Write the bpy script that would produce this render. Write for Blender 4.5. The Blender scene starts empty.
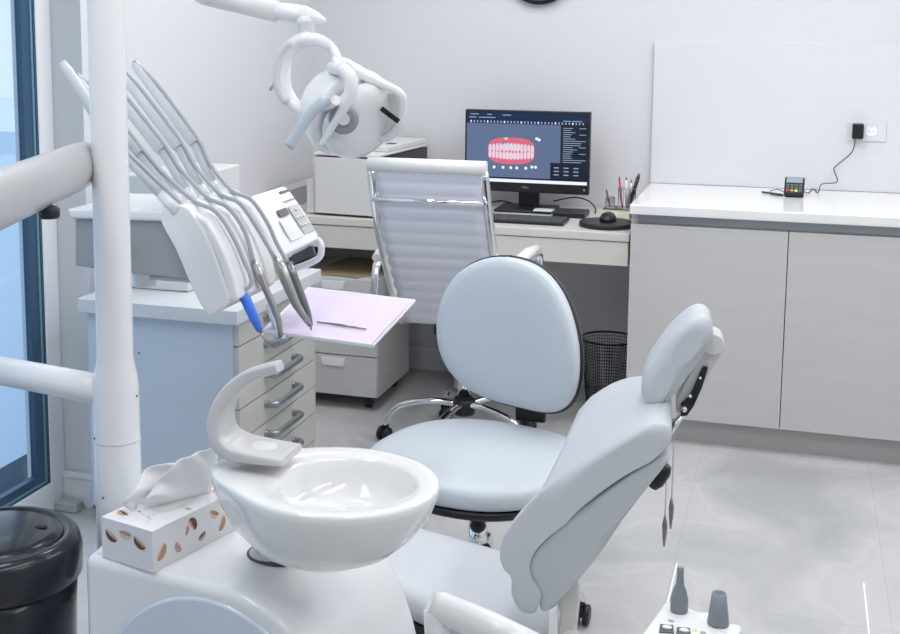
import bpy, bmesh, math, random
from mathutils import Vector, Matrix
random.seed(4)
SC = bpy.context.scene; COL = SC.collection
V = Vector; PI = math.pi
# ---------------------------------------------------------------- camera model
F, PX, PY, H = 1250.0, 381.0, 195.0, 1.62
_Y = V((805-PX, 24-PY, F)).normalized(); _n = _Y.cross(V((1, .003, 0))).normalized()
if _n.y < 0: _n = -_n
_Z = -_n; _X = _Y.cross(_Z)
def ray(u, v):
    d = V(((u-PX)/F, (v-PY)/F, 1)); return V((_X.dot(d), _Y.dot(d), _Z.dot(d)))
EYE = V((0, 0, H))
def pd(u, v, D): return EYE + ray(u, v)*D
def pz(u, v, z): r = ray(u, v); return EYE + r*((z-H)/r.z)
def py(u, v, y): r = ray(u, v); return EYE + r*(y/r.y)
def pp(u, v, P0, n): r = ray(u, v); return EYE + r*((P0-EYE).dot(n)/r.dot(n))
cd = bpy.data.cameras.new('camera'); cam = bpy.data.objects.new('camera', cd); COL.objects.link(cam)
cd.sensor_width = 36; cd.lens = F/900*36; cd.shift_x = (450-PX)/900; cd.shift_y = (PY-317)/900
cd.clip_start = .05
m = Matrix.Identity(4)
for i, a in enumerate((_X, _Y, _Z)):
    m[i][0] = a.x; m[i][1] = -a.y; m[i][2] = -a.z
m[0][3], m[1][3], m[2][3] = 0, 0, H
cam.matrix_world = m; SC.camera = cam
# ---------------------------------------------------------------- materials
def mat(name, col, rough=.5, metal=0, noise=None, bump=0, emit=None, trans=0, ior=1.45, coat=0, alpha=1, bscale=200):
    M = bpy.data.materials.new(name); M.use_nodes = True; nt = M.node_tree; b = nt.nodes['Principled BSDF']
    b.inputs['Base Color'].default_value = (*col, 1); b.inputs['Roughness'].default_value = rough
    b.inputs['Metallic'].default_value = metal; b.inputs['IOR'].default_value = ior
    b.inputs['Transmission Weight'].default_value = trans; b.inputs['Coat Weight'].default_value = coat
    b.inputs['Alpha'].default_value = alpha
    if emit: b.inputs['Emission Color'].default_value = (*emit[0], 1); b.inputs['Emission Strength'].default_value = emit[1]
    if noise:
        sc, amt, stretch = noise
        tc = nt.nodes.new('ShaderNodeTexCoord'); mp = nt.nodes.new('ShaderNodeMapping'); mp.inputs['Scale'].default_value = stretch
        nz = nt.nodes.new('ShaderNodeTexNoise'); nz.inputs['Scale'].default_value = sc; nz.inputs['Detail'].default_value = 5
        rp = nt.nodes.new('ShaderNodeMix'); rp.data_type = 'RGBA'
        rp.inputs['A'].default_value = (*[c*(1-amt) for c in col], 1); rp.inputs['B'].default_value = (*[min(1, c*(1+amt)) for c in col], 1)
        nt.links.new(tc.outputs['Object'], mp.inputs['Vector']); nt.links.new(mp.outputs['Vector'], nz.inputs['Vector'])
        nt.links.new(nz.outputs['Fac'], rp.inputs['Factor']); nt.links.new(rp.outputs['Result'], b.inputs['Base Color'])
    if bump:
        tc = nt.nodes.new('ShaderNodeTexCoord'); nz = nt.nodes.new('ShaderNodeTexNoise'); nz.inputs['Scale'].default_value = bscale
        bp = nt.nodes.new('ShaderNodeBump'); bp.inputs['Strength'].default_value = bump; bp.inputs['Distance'].default_value = .002
        nt.links.new(tc.outputs['Object'], nz.inputs['Vector']); nt.links.new(nz.outputs['Fac'], bp.inputs['Height']); nt.links.new(bp.outputs['Normal'], b.inputs['Normal'])
    return M
one = (1, 1, 1)
M_wall = mat('wall_paint', (.70, .705, .728), .75, bump=.05, bscale=90)
M_ceil = mat('ceiling_paint', (.85, .85, .85), .8)
M_panel = mat('glossy_wall_panel', (.72, .72, .75), .3)
M_top = mat('white_counter', (.85, .85, .84), .12, noise=(6, .02, one))
M_cab = mat('cabinet_front', (.57, .56, .555), .22, noise=(3, .05, (1, 1, 8)))
M_plinth = mat('plinth_grey', (.50, .49, .475), .35)
M_rail = mat('aluminium_rail', (.36, .38, .41), .35, .6)
M_desk = mat('desk_laminate', (.66, .645, .60), .3, noise=(4, .03, (1, 1, 10)))
M_ped = mat('pedestal_laminate', (.60, .605, .60), .3, noise=(3, .05, (3, 1, 12)))
M_drw = mat('drawer_laminate', (.58, .57, .54), .3, noise=(3, .04, (1, 1, 8)))
M_drwside = mat('blue_grey_side', (.57, .635, .72), .35, noise=(3, .04, (1, 1, 5)))
M_slab = mat('worktop_laminate', (.66, .68, .69), .3)
M_white = mat('white_plastic', (.86, .86, .87), .25, coat=.3)
M_unit = mat('white_unit_shell', (.85, .86, .87), .18, coat=.4)
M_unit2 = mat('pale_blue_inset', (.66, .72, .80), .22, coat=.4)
M_cer = mat('white_ceramic', (.84, .84, .835), .08, coat=.6)
M_offw = mat('grey_white_plastic', (.70, .70, .70), .35)
M_grey = mat('grey_plastic', (.50, .51, .52), .4)
M_noz = mat('suction_tip_grey', (.22, .25, .28), .4)
M_armgrey = mat('glossy_grey_arm', (.48, .49, .50), .3, coat=.15)
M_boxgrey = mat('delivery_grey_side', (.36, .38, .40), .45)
M_lamp2 = mat('lamp_blade_grey', (.56, .62, .68), .3)
M_dgrey = mat('dark_grey_plastic', (.09, .10, .11), .4)
M_black = mat('black_plastic', (.012, .013, .016), .35)
M_bin = mat('black_bin_plastic', (.014, .017, .024), .22, coat=.2)
M_navy = mat('navy_panel', (.02, .025, .04), .3)
M_chrome = mat('chrome', (.80, .81, .83), .08, 1)
M_steel = mat('brushed_steel', (.42, .41, .39), .28, 1, noise=(60, .1, (1, 1, .1)))
M_steeld = mat('dark_steel', (.26, .26, .26), .3, 1)
M_handle = mat('handle_metal', (.36, .38, .40), .3, .8)
M_uph = mat('grey_vinyl', (.56, .60, .64), .42, bump=.05)
M_pc = mat('dental_chair_vinyl', (.56, .585, .62), .38, bump=.04)
M_pcs = mat('chair_shell', (.50, .53, .56), .4)
M_cream = mat('cream_plastic', (.66, .655, .61), .35)
M_leath = mat('white_leather', (.70, .705, .79), .4, bump=.05)
M_leathw = mat('white_leather_roll', (.80, .80, .79), .4)
M_hose = mat('grey_hose', (.45, .48, .52), .35)
M_bar = mat('translucent_white_arm', (.84, .86, .88), .3)
M_joint = mat('pale_grey_sleeve', (.60, .63, .66), .35)
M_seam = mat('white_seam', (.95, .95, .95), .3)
M_blue = mat('blue_rubber', (.06, .20, .80), .35)
M_lilac = mat('lilac_paper', (.70, .60, .77), .6)
M_tray = mat('white_tray', (.84, .85, .86), .2)
M_tissue = mat('tissue_paper', (.93, .93, .94), .9)
M_card = mat('printed_card', (.80, .79, .81), .5)
M_brown = mat('print_brown', (.16, .055, .04), .6); M_tan = mat('print_tan', (.62, .34, .16), .6); M_cream2 = mat('print_cream', (.72, .58, .46), .6)
M_pink = mat('print_pink', (.62, .36, .33), .6)
M_board = mat('kraft_board', (.36, .28, .17), .6, noise=(6, .12, one))
M_frame = mat('window_upvc', (.82, .84, .86), .3)
M_fdark = mat('dark_blue_frame', (.035, .09, .16), .3)
M_fteal = mat('teal_gasket', (.18, .32, .42), .35)
M_base = mat('baseboard_white', (.80, .81, .82), .35)
M_paper = mat('paper_block', (.72, .70, .58), .7); M_red = mat('red_plastic', (.6, .03, .05), .4)
M_led = mat('led_strip', (1, 1, 1), .5, emit=((1, .99, .97), 8))
M_green = mat('green_key', (.25, .65, .08), .4, emit=((.4, .9, .1), .6))
M_wire = mat('wire_mesh_black', (.03, .03, .035), .4, .5)
M_ground = mat('outside_paving', (.05, .08, .12), .8)
M_facade = mat('outside_render', (.60, .72, .86), .9, noise=(1.5, .05, one))
M_glow = mat('lamp_lens', (.80, .81, .82), .12)
M_lime = mat('screen_white', (0, 0, 0), .3, emit=((.8, .83, 1), .85))
def emis(n, c, s=1): return mat(n, (0, 0, 0), .25, emit=(c, s))
M_sbg = emis('screen_grey_blue', (.085, .12, .21), 1.0); M_sbar = emis('screen_toolbar', (.006, .016, .05), 1); M_sside = emis('screen_sidebar', (.005, .009, .022), 1)
M_sgum = emis('screen_gum', (.55, .10, .15), 1); M_steeth = emis('screen_teeth', (.58, .48, .58), 1); M_stxt = emis('screen_text', (.25, .32, .42), 1); M_sgum2 = emis('screen_gum_pale', (.52, .12, .17), 1)
M_sgreen = emis('screen_green', (.3, .7, .3), 1); M_sblue = emis('screen_blue', (.12, .10, .7), 1); M_logo = mat('logo_silver', (.35, .35, .37), .4)
M_lcd = mat('lcd_grey', (.22, .27, .31), .2)
# glass
M_glass = bpy.data.materials.new('window_glass'); M_glass.use_nodes = True; nt = M_glass.node_tree
for n in list(nt.nodes): nt.nodes.remove(n)
o_ = nt.nodes.new('ShaderNodeOutputMaterial'); g_ = nt.nodes.new('ShaderNodeBsdfGlossy'); t_ = nt.nodes.new('ShaderNodeBsdfTransparent'); x_ = nt.nodes.new('ShaderNodeMixShader')
g_.inputs['Roughness'].default_value = .02; x_.inputs['Fac'].default_value = .08; t_.inputs['Color'].default_value = (.88, .94, .98, 1)
nt.links.new(t_.outputs[0], x_.inputs[1]); nt.links.new(g_.outputs[0], x_.inputs[2]); nt.links.new(x_.outputs[0], o_.inputs[0])
# floor: polished marbled porcelain tile with faint joints
M_floor = bpy.data.materials.new('marbled_tile'); M_floor.use_nodes = True; nt = M_floor.node_tree; b = nt.nodes['Principled BSDF']
tc = nt.nodes.new('ShaderNodeTexCoord'); n1 = nt.nodes.new('ShaderNodeTexNoise'); n1.inputs['Scale'].default_value = 1.3; n1.inputs['Detail'].default_value = 8; n1.inputs['Distortion'].default_value = 1.6
cr = nt.nodes.new('ShaderNodeValToRGB'); E = cr.color_ramp.elements
E[0].position = .30; E[0].color = (.43, .435, .435, 1); E[1].position = .62; E[1].color = (.585, .58, .575, 1)
e = cr.color_ramp.elements.new(.47); e.color = (.54, .54, .54, 1); e = cr.color_ramp.elements.new(.50); e.color = (.585, .58, .58, 1); e = cr.color_ramp.elements.new(.53); e.color = (.55, .55, .55, 1)
nt.links.new(tc.outputs['Object'], n1.inputs['Vector']); nt.links.new(n1.outputs['Fac'], cr.inputs['Fac'])
br = nt.nodes.new('ShaderNodeTexBrick'); br.inputs['Scale'].default_value = 1; br.inputs['Brick Width'].default_value = .6; br.inputs['Row Height'].default_value = 1.2
br.offset = 0; br.inputs['Mortar Size'].default_value = .0015; br.inputs['Color1'].default_value = (1, 1, 1, 1); br.inputs['Color2'].default_value = (.985, .985, .985, 1); br.inputs['Mortar'].default_value = (.86, .86, .86, 1)
mp = nt.nodes.new('ShaderNodeMapping'); mp.inputs['Location'].default_value = (.30, .15, 0)
mx = nt.nodes.new('ShaderNodeMix'); mx.data_type = 'RGBA'; mx.blend_type = 'MULTIPLY'; mx.inputs['Factor'].default_value = 1
nt.links.new(tc.outputs['Object'], mp.inputs['Vector']); nt.links.new(mp.outputs['Vector'], br.inputs['Vector'])
nt.links.new(cr.outputs['Color'], mx.inputs['A']); nt.links.new(br.outputs['Color'], mx.inputs['B']); nt.links.new(mx.outputs['Result'], b.inputs['Base Color'])
b.inputs['Roughness'].default_value = .16; b.inputs['IOR'].default_value = 1.5
# ---------------------------------------------------------------- mesh builder
def frame_of(d):
    d = d.normalized(); a = V((0, 0, 1)) if abs(d.z) < .9 else V((1, 0, 0)); x = a.cross(d).normalized(); return x, d.cross(x).normalized()
class MB:
    def __init__(s): s.b = bmesh.new(); s.mi = 0; s.smooth = []
    def m(s, i): s.mi = i; return s
    def f(s, vs, sm=False):
        try: fc = s.b.faces.new(vs)
        except ValueError: return None
        fc.material_index = s.mi; fc.smooth = sm; return fc
    def v(s, p): return s.b.verts.new(p)
    def box(s, a, c):
        x0, y0, z0 = a; x1, y1, z1 = c
        P = [s.v(p) for p in ((x0,y0,z0),(x1,y0,z0),(x1,y1,z0),(x0,y1,z0),(x0,y0,z1),(x1,y0,z1),(x1,y1,z1),(x0,y1,z1))]
        for q in ((3,2,1,0),(4,5,6,7),(0,1,5,4),(1,2,6,5),(2,3,7,6),(3,0,4,7)): s.f([P[i] for i in q])
        return s
    def obox(s, c, X, Y, Z):        # centre and three half vectors
        c = V(c); P = [s.v(c+X*a+Y*b+Z*d) for a, b, d in ((-1,-1,-1),(1,-1,-1),(1,1,-1),(-1,1,-1),(-1,-1,1),(1,-1,1),(1,1,1),(-1,1,1))]
        for q in ((3,2,1,0),(4,5,6,7),(0,1,5,4),(1,2,6,5),(2,3,7,6),(3,0,4,7)): s.f([P[i] for i in q])
        return s
    def loft(s, rings, cap=True, close=False, sm=True):
        R = [[s.v(p) for p in r] for r in rings]; n = len(R[0]); k = len(R)
        for i in range(k if close else k-1):
            A, B = R[i], R[(i+1) % k]
            for j in range(n): s.f([A[j], A[(j+1) % n], B[(j+1) % n], B[j]], sm)
        if cap and not close: s.f(list(reversed(R[0]))); s.f(R[-1])
        return s
    def tube(s, pts, r, n=12, flat=1.0, up=None, cap=True):
        pts = [V(p) for p in pts]; k = len(pts); rr = r if isinstance(r, (list, tuple)) else [r]*k
        rings = []; px = None
        for i, p in enumerate(pts):
            d = (pts[min(i+1, k-1)]-pts[max(i-1, 0)]).normalized()
            if up is not None: x = V(up).cross(d).normalized()
            elif px is None: x = frame_of(d)[0]
            else: x = (px-d*px.dot(d)).normalized()
            px = x; y = d.cross(x).normalized()
            rings.append([p+(x*math.cos(t)+y*math.sin(t)*flat)*rr[i] for t in (2*PI*j/n for j in range(n))])
        return s.loft(rings, cap)
    def lathe(s, prof, o=(0,0,0), ax=(0,0,1), n=32, cap=True):
        o = V(o); ax = V(ax).normalized(); x, y = frame_of(ax)
        return s.loft([[o+ax*h+(x*math.cos(t)+y*math.sin(t))*max(r, 1e-4) for t in (2*PI*j/n for j in range(n))] for r, h in prof], cap)
    def prism(s, poly, d, sm=False):   # poly: list of 3d points, extruded along vector d
        A = [s.v(p) for p in poly]; B = [s.v(V(p)+V(d)) for p in poly]; n = len(A)
        for j in range(n): s.f([A[j], A[(j+1) % n], B[(j+1) % n], B[j]], sm)
        s.f(list(reversed(A))); s.f(B); return s
    def sheet(s, grid, sm=True):
        G = [[s.v(p) for p in r] for r in grid]
        for i in range(len(G)-1):
            for j in range(len(G[0])-1): s.f([G[i][j], G[i][j+1], G[i+1][j+1], G[i+1][j]], sm)
        return s
    def ell(s, c, r, n=20, k=12, X=V((1,0,0)), Y=V((0,1,0)), Z=V((0,0,1))):
        c = V(c); rings = []
        for i in range(k+1):
            t = PI*(i/k)-PI/2; t = max(min(t, PI/2-.02), -PI/2+.02)
            rings.append([c+X*(r[0]*math.cos(t)*math.cos(a))+Y*(r[1]*math.cos(t)*math.sin(a))+Z*(r[2]*math.sin(t)) for a in (2*PI*j/n for j in range(n))])
        return s.loft(rings)
    def build(s, name, mats, parent=None, bevel=0, seg=2, sub=0, smooth=None, solid=0, ang=40):
        bmesh.ops.recalc_face_normals(s.b, faces=s.b.faces)
        me = bpy.data.meshes.new(name); s.b.to_mesh(me); s.b.free()
        for M in (mats if isinstance(mats, (list, tuple)) else [mats]): me.materials.append(M)
        o = bpy.data.objects.new(name, me); COL.objects.link(o)
        if smooth is not None:
            for p in me.polygons: p.use_smooth = smooth
        if solid: q = o.modifiers.new('s', 'SOLIDIFY'); q.thickness = solid; q.offset = -1
        if bevel:
            q = o.modifiers.new('b', 'BEVEL'); q.width = bevel; q.segments = seg; q.limit_method = 'ANGLE'; q.angle_limit = math.radians(ang)
            for p in me.polygons: p.use_smooth = True
            w = o.modifiers.new('w', 'WEIGHTED_NORMAL'); w.keep_sharp = False
        if sub: q = o.modifiers.new('u', 'SUBSURF'); q.levels = sub; q.render_levels = sub
        if parent:
            o.parent = parent; o.matrix_parent_inverse = Matrix.Translation(-parent.location) if parent.type == 'EMPTY' else Matrix.Identity(4)
        return o
def thing(name, label, cat, loc=(0,0,0), group=None):
    o = bpy.data.objects.new(name, None); COL.objects.link(o); o.location = loc; o.empty_display_size = .05
    o['label'] = label; o['category'] = cat
    if group: o['group'] = group
    return o
def tag(o, label, cat, group=None):
    o['label'] = label; o['category'] = cat
    if group: o['group'] = group
    return o
def struct(o): o['kind'] = 'structure'; return o
def bx(a, c, name, M, parent=None, bevel=0, **k): return MB().box(a, c).build(name, M, parent, bevel, **k)
def spline(P, n=8):
    P = [V(p) for p in P]; Q = [2*P[0]-P[1]]+P+[2*P[-1]-P[-2]]; out = []
    for i in range(1, len(Q)-2):
        a, b, c, d = Q[i-1:i+3]
        for j in range(n):
            t = j/n; out.append(.5*((2*b)+(c-a)*t+(2*a-5*b+4*c-d)*t*t+(3*b-a-3*c+d)*t**3))
    out.append(P[-1]); return out
def text(s, size, M, origin, X, Y, name, parent, ext=.0004):
    c = bpy.data.curves.new('t', 'FONT'); c.body = s; c.size = size; c.extrude = ext; c.align_x = 'CENTER'; c.align_y = 'CENTER'
    t = bpy.data.objects.new('t', c); COL.objects.link(t); dg = bpy.context.evaluated_depsgraph_get(); dg.update()
    me = bpy.data.meshes.new_from_object(t.evaluated_get(dg)); bpy.data.objects.remove(t)
    X = V(X).normalized(); Y = V(Y).normalized(); Zv = X.cross(Y)
    for v in me.vertices: v.co = V(origin)+X*v.co.x+Y*v.co.y+Zv*v.co.z
    me.materials.clear(); me.materials.append(M); o = bpy.data.objects.new(name, me); COL.objects.link(o)
    o.parent = parent; o.matrix_parent_inverse = Matrix.Translation(-parent.location); return o
# ---------------------------------------------------------------- setting
XL, XR, YB, YR, ZC = -2.19, 1.9, 5.5, -1.3, 2.75
struct(bx((-2.45, YR-.1, -.12), (XR+.1, YB+.1, 0), 'floor', M_floor))
struct(bx((-2.45, YR-.1, ZC), (XR+.1, YB+.1, ZC+.1), 'ceiling', M_ceil))
struct(bx((-2.45, YB, 0), (XR+.1, YB+.1, ZC), 'wall_back', M_wall))
struct(bx((XR, YR, 0), (XR+.1, YB, ZC), 'wall_right', M_wall))
struct(bx((-2.45, YR-.1, 0), (XR+.1, YR, ZC), 'wall_rear', M_wall))
WY0, WY1 = .6, 3.51
mb = MB(); mb.box((-2.45, WY1, 0), (XL, YB, ZC)); mb.box((-2.45, YR, 0), (XL, WY0, ZC)); mb.box((-2.45, WY0, 2.5), (XL, WY1, ZC)); struct(mb.build('wall_left', M_wall))
# tall window in the recess: white frame, dark sash strips, pane
w = struct(bpy.data.objects.new('window_1', None)); COL.objects.link(w); w.location = (-2.33, 2, 0)
mb = MB()
for a, c in (((-2.345, 3.425, 0), (-2.30, 3.51, 2.5)), ((-2.40, WY0, 0), (-2.30, WY0+.085, 2.5)), ((-2.345, WY0+.085, 0), (-2.30, 3.425, .105)), ((-2.345, WY0+.085, 2.41), (-2.30, 3.425, 2.5)), ((-2.344, 1.95, .105), (-2.298, 2.08, 2.41))): mb.box(a, c)
mb.build('window_frame', M_frame, w, .006)
mb = MB()
for y0, y1 in ((WY0+.085, 1.95), (2.08, 3.425)):
    for k, (M_, g0, g1, dx) in enumerate(((0, .0, .010, .0), (1, .010, .020, .006), (0, .020, .065, .012))):
        mb.m(M_)
        q = dict(a=g0, b=g1); x0, x1 = -2.332, -2.303-dx*.6
        z0, z1 = .105, 2.41; s_ = .62 if True else 1
        zz0, zz1 = z0+g0*s_, z0+g1*s_
        mb.box((x0, y1-g1, zz0), (x1, y1-g0, z1-g0)); mb.box((x0, y0+g0, zz0), (x1, y0+g1, z1-g0))
        mb.box((x0, y0+g1, zz0), (x1, y1-g1, zz1)); mb.box((x0, y0+g1, z1-g1), (x1, y1-g1, z1-g0))
mb.build('sash', [M_fdark, M_fteal], w)
mb = MB(); mb.box((-2.324, WY0+.145, .14), (-2.320, 1.892, 2.35)); mb.box((-2.324, 2.138, .14), (-2.320, 3.365, 2.35)); mb.build('pane', M_glass, w)
tg = tag(bx((-2.298, 3.44, .001), (-2.22, 3.485, .032), 'floor_threshold', M_grey, None, .004), 'short grey metal threshold piece at the window foot by the baseboard', 'threshold')
# baseboards
def base(name, pts):
    mb = MB()
    for a, c in pts: mb.box(a, c)
    return struct(mb.build(name, M_base, None, .003))
base('baseboard_left', [((-2.30, 3.496, 0), (-2.19, 3.51, .10)), ((-2.30, 3.490, .10), (-2.184, 3.51, .122)), ((-2.19, 3.51, 0), (-2.176, 5.486, .10)), ((-2.19, 3.51, .10), (-2.17, 5.486, .122))])
base('baseboard_back', [((-2.176, 5.486, 0), (-.60, 5.5, .09)), ((-2.176, 5.48, .09), (-.60, 5.5, .11))])
struct(bx((-.606, 5.476, .935), (XR, 5.5, 1.543), 'wall_panel', M_panel, None, .002))
# thin white strips added on the floor to stand for bright streaks
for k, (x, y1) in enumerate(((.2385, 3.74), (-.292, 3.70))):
    struct(bx((x-.0025, 2.6, 0), (x+.0025, y1, .0012), 'floor_streak_%d' % (k+1), M_seam))
# outside
struct(bx((-12, -6, -.14), (-2.75, 16, -.02), 'pavement', M_facade))
struct(bx((-2.75, -6, -.14), (-2.46, 12, -.02), 'outside_kerb', M_ground))
# ceiling LED luminaires
def led(x, y0, y1, label, z=ZC):
    t = thing('ceiling_light', label, 'ceiling light', (x, (y0+y1)/2, z))
    bx((x-.03, y0, z-.035), (x+.03, y1, z), 'housing', M_white, t); bx((x-.022, y0+.01, z-.04), (x+.022, y1-.01, z-.0345), 'diffuser', M_led, t)
for x in (-1.3, -.1, 1.1):
    side = {-1.3: 'nearest the window', -.1: 'in the middle of the room', 1.1: 'farthest from the window'}[x]
    led(x, .2, 2.2, 'white linear ceiling light %s, over the dental unit half' % side); led(x, 3.0, 4.9, 'white linear ceiling light %s, towards the desk wall' % side)
# ---------------------------------------------------------------- cabinets right
def cabinet(x0, x1, label):
    t = thing('base_cabinet', label, 'cabinet', (x0, 4.8, 0), 'base cabinets under the white counter')
    bx((x0+.001, 4.822, .10), (x1-.001, 5.47, .895), 'body', M_cab, t)
    bx((x0+.0015, 4.80, .103), (x1-.0015, 4.8205, .858), 'door', M_cab, t, .0015)
    bx((x0, 4.86, 0), (x1, 4.876, .0995), 'plinth', M_plinth, t)
    bx((x0+.025 if x0 < -.5 else x0, 4.815, .862), (x1, 4.8215, .897), 'grip_rail', M_rail, t)
    bx((x0+.03, 4.88, 0), (x1-.03, 5.4, .099), 'foot', M_black, t)
cabinet(-.60, -.021, 'light grey base cabinet at the desk end of the white counter')
cabinet(-.021, .60, 'light grey base cabinet cut by the right edge of the photo')
cabinet(.60, 1.2, 'light grey base cabinet third from the desk, beyond the right edge')
tag(bx((-.603, 4.78, .8975), (1.22, 5.475, .935), 'countertop', M_top, None, .004), 'glossy white countertop running over the light grey cabinets', 'countertop')
# ---------------------------------------------------------------- desk
t = thing('desk', 'cream white desk along the back wall carrying the monitor', 'desk', (-1.38, 4.82, 0))
bx((-2.185, 4.82, .782), (-.606, 5.495, .815), 'tabletop', M_desk, t, .003)
bx((-2.185, 4.825, .685), (-1.40, 4.843, .779), 'drawer', M_desk, t, .002)
bx((-1.397, 4.825, .685), (-.609, 4.843, .779), 'drawer', M_desk, t, .002)
bx((-2.185, 4.845, .690), (-.609, 5.49, .7815), 'apron', M_desk, t)
bx((-1.40, 5.2, 0), (-1.38, 5.48, .689), 'side_panel', M_plinth, t)
bx((-2.165, 4.86, 0), (-2.145, 5.475, .689), 'side_panel', M_plinth, t)
# mobile pedestal
t = thing('mobile_pedestal', 'grey laminate mobile drawer pedestal on castors under the desk', 'pedestal', (-1.8, 5.0, 0))
bx((-2.03, 4.815, .06), (-1.626, 5.25, .565), 'body', M_ped, t, .002)
for z0, z1 in ((.062, .232), (.237, .402), (.407, .562)):
    d = bx((-2.028, 4.80, z0), (-1.628, 4.8145, z1), 'drawer', M_ped, t, .001)
    h = MB().prism([(-1.875, 4.798, z1-.01), (-1.765, 4.798, z1-.01), (-1.775, 4.798, z1-.045), (-1.868, 4.798, z1-.045)], (0, -.006, 0)).build('handle', M_tray, None, .001)
    h.parent = d
for x, y in ((-2.0, 4.86), (-1.68, 4.86), (-2.0, 5.2), (-1.68, 5.2)):
    MB().lathe([(.026, -.014), (.03, -.01), (.03, .01), (.026, .014)], (x, y, .03), (1, 0, 0), 20).box((x-.012, y-.012, .03), (x+.012, y+.012, .0598)).build('castor', M_black, t)
q = [pz(313, 271, .57), pz(359, 278.5, .57), pz(397, 262, .57), pz(392, 254, .57), pz(350, 252.5, .57)]
P0 = V((-1.93, 4.86, .5665))
o = MB().prism([(-1.95, 4.83, .5665), (-1.715, 4.81, .5665), (-1.66, 4.93, .5665), (-1.66, 5.2, .5665), (-1.90, 5.22, .5665)], (0, 0, .006)).build('cardboard_folder', M_board); tag(o, 'flat brown cardboard folder lying on the mobile pedestal under the desk', 'folder')
# ---------------------------------------------------------------- printer / scanner box on desk
t = thing('desktop_printer', 'boxy white desktop machine with navy side beside the monitor', 'printer', (-1.77, 5.1, .815))
bx((-1.925, 4.862, .822), (-1.635, 5.42, 1.065), 'body', [M_navy], t, .004)
bx((-1.922, 4.85, .824), (-1.640, 4.866, 1.062), 'front_panel', M_offw, t, .004)
bx((-1.928, 4.85, 1.069), (-1.633, 5.43, 1.080), 'lid', M_offw, t, .003)
mb = MB(); mb.prism([(-1.80, 4.98, 1.0805), (-1.64, 4.98, 1.0805), (-1.64, 5.42, 1.0805), (-1.80, 5.42, 1.0805)], (0, 0, .022)); mb.build('scanner_cover', M_cream2 if False else M_offw, t, .004)
bx((-1.70, 5.1, 1.103), (-1.665, 5.13, 1.106), 'button', M_dgrey, t)
bx((-1.97, 4.87, .818), (-1.93, 5.3, .965), 'side_unit', M_offw, t, .004)
for x in (-1.95, -1.66): bx((x-.012, 4.9, .8155), (x+.012, 5.35, .823), 'foot', M_black, t)
o = bx((-2.183, 4.95, .8155), (-2.10, 5.46, .895), 'storage_box', M_grey, None, .004); tag(o, 'low grey box on the desk against the left wall behind the machine', 'box')
t.rotation_euler.z = math.radians(-5); t.location = (-1.755, 5.10, .815)
# ---------------------------------------------------------------- monitor
def mpt(x, z, y=5.285): return V((x, y, z))
t = thing('monitor', 'black widescreen monitor showing a 3D model of teeth', 'monitor', (-1.11, 5.3, .815))
X0, X1, Z0, Z1 = -1.388, -.842, .893, 1.247
bx((X0, 5.29, Z0), (X1, 5.325, Z1), 'casing', M_black, t, .003)
bx((-1.25, 5.325, .97), (-.98, 5.35, 1.17), 'rear_cover', M_black, t, .01)
sx0, sx1, sz0, sz1 = X0+.008, X1-.008, Z0+.042, Z1-.008
W_, H_ = sx1-sx0, sz1-sz0
def sp(a, b): return sx0+a*W_, sz1-b*H_
mb = MB()
def srect(a0, b0, a1, b1, mi, lay):
    x0, z0 = sp(a0, b1); x1, z1 = sp(a1, b0); y = 5.2897-.0004*lay; mb.m(mi); mb.f([mb.v(p) for p in ((x0, y, z0), (x1, y, z0), (x1, y, z1), (x0, y, z1))])
def sell(a, b, ra, rb, mi, lay, n=20, p=2.0):
    mb.m(mi); y = 5.2897-.0004*lay; L = []
    for j in range(n):
        th = 2*PI*j/n; c, s_ = math.cos(th), math.sin(th)
        x, z = sp(a+ra*math.copysign(abs(c)**(2/p), c), b+rb*math.copysign(abs(s_)**(2/p), s_)); L.append(mb.v((x, y, z)))
    mb.f(L)
srect(0, 0, 1, 1, 0, 0)                 # 0 bg
srect(0, 0, 1, .10, 1, 1); srect(0, .10, .78, .165, 1, 1); srect(.78, .10, 1, .94, 2, 1); srect(.70, .70, .78, .94, 2, 1); srect(0, .93, 1, .955, 2, 1); srect(0, .955, 1, 1, 3, 1)
for k in range(34):
    a = .03+k*.028; srect(a, .125, a+.011, .155, 5 if k % 5 else 3, 2)
for a0, a1, b in ((.03, .10, .03), (.17, .21, .03), (.30, .37, .035), (.02, .08, .075), (.1, .24, .075), (.8, .86, .10), (.87, .95, .10)): srect(a0, b, a1, b+.012, 5, 2)
for k in range(17):
    b = .2+k*.03; L = random.uniform(.05, .17); srect(.80, b, .80+L, b+.009, 5, 2)
    if k % 3 == 0: srect(.93, b, .985, b+.009, 5, 2)
for r in range(3):
    for c in range(3): srect(.73+c*.08, .76+r*.05, .77+c*.08, .775+r*.05, 5, 2)
sell(.375, .55, .195, .19, 6, 2, 28, 3.0); sell(.375, .55, .187, .165, 4, 3, 28, 3.0)
for row, (b, h) in enumerate(((.50, .10), (.62, .09))):
    for k in range(13):
        a = .20+k*.0292; ww = .0155 if 3 < k < 9 else .013; arch = .035*((k-6)/6)**2*(-1 if row else 1)
        sell(a, b+arch*.6, ww, h*.62, 7, 4, 12, 2.6)
for k in range(9): sell(.22+k*.037, .55+.012*(k % 2), .004, .012, 8, 5, 8)
for a in (.235, .31, .375, .425, .50, .55, .58): sell(a, .79-(a > .52)*.02, .012, .022, 3, 4, 12)
for a in (.585, .605): sell(a, .36+(a-.58)*.8, .012, .022, 3, 4, 12)
srect(.32, .36, .345, .39, 9, 4); srect(.295, .43, .315, .46, 10, 4)
mb.build('screen', [M_sbg, M_sbar, M_sside, M_lime, M_sgum, M_stxt, M_sgum2, M_steeth, M_sgum, M_sgreen, M_sblue], t)
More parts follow.
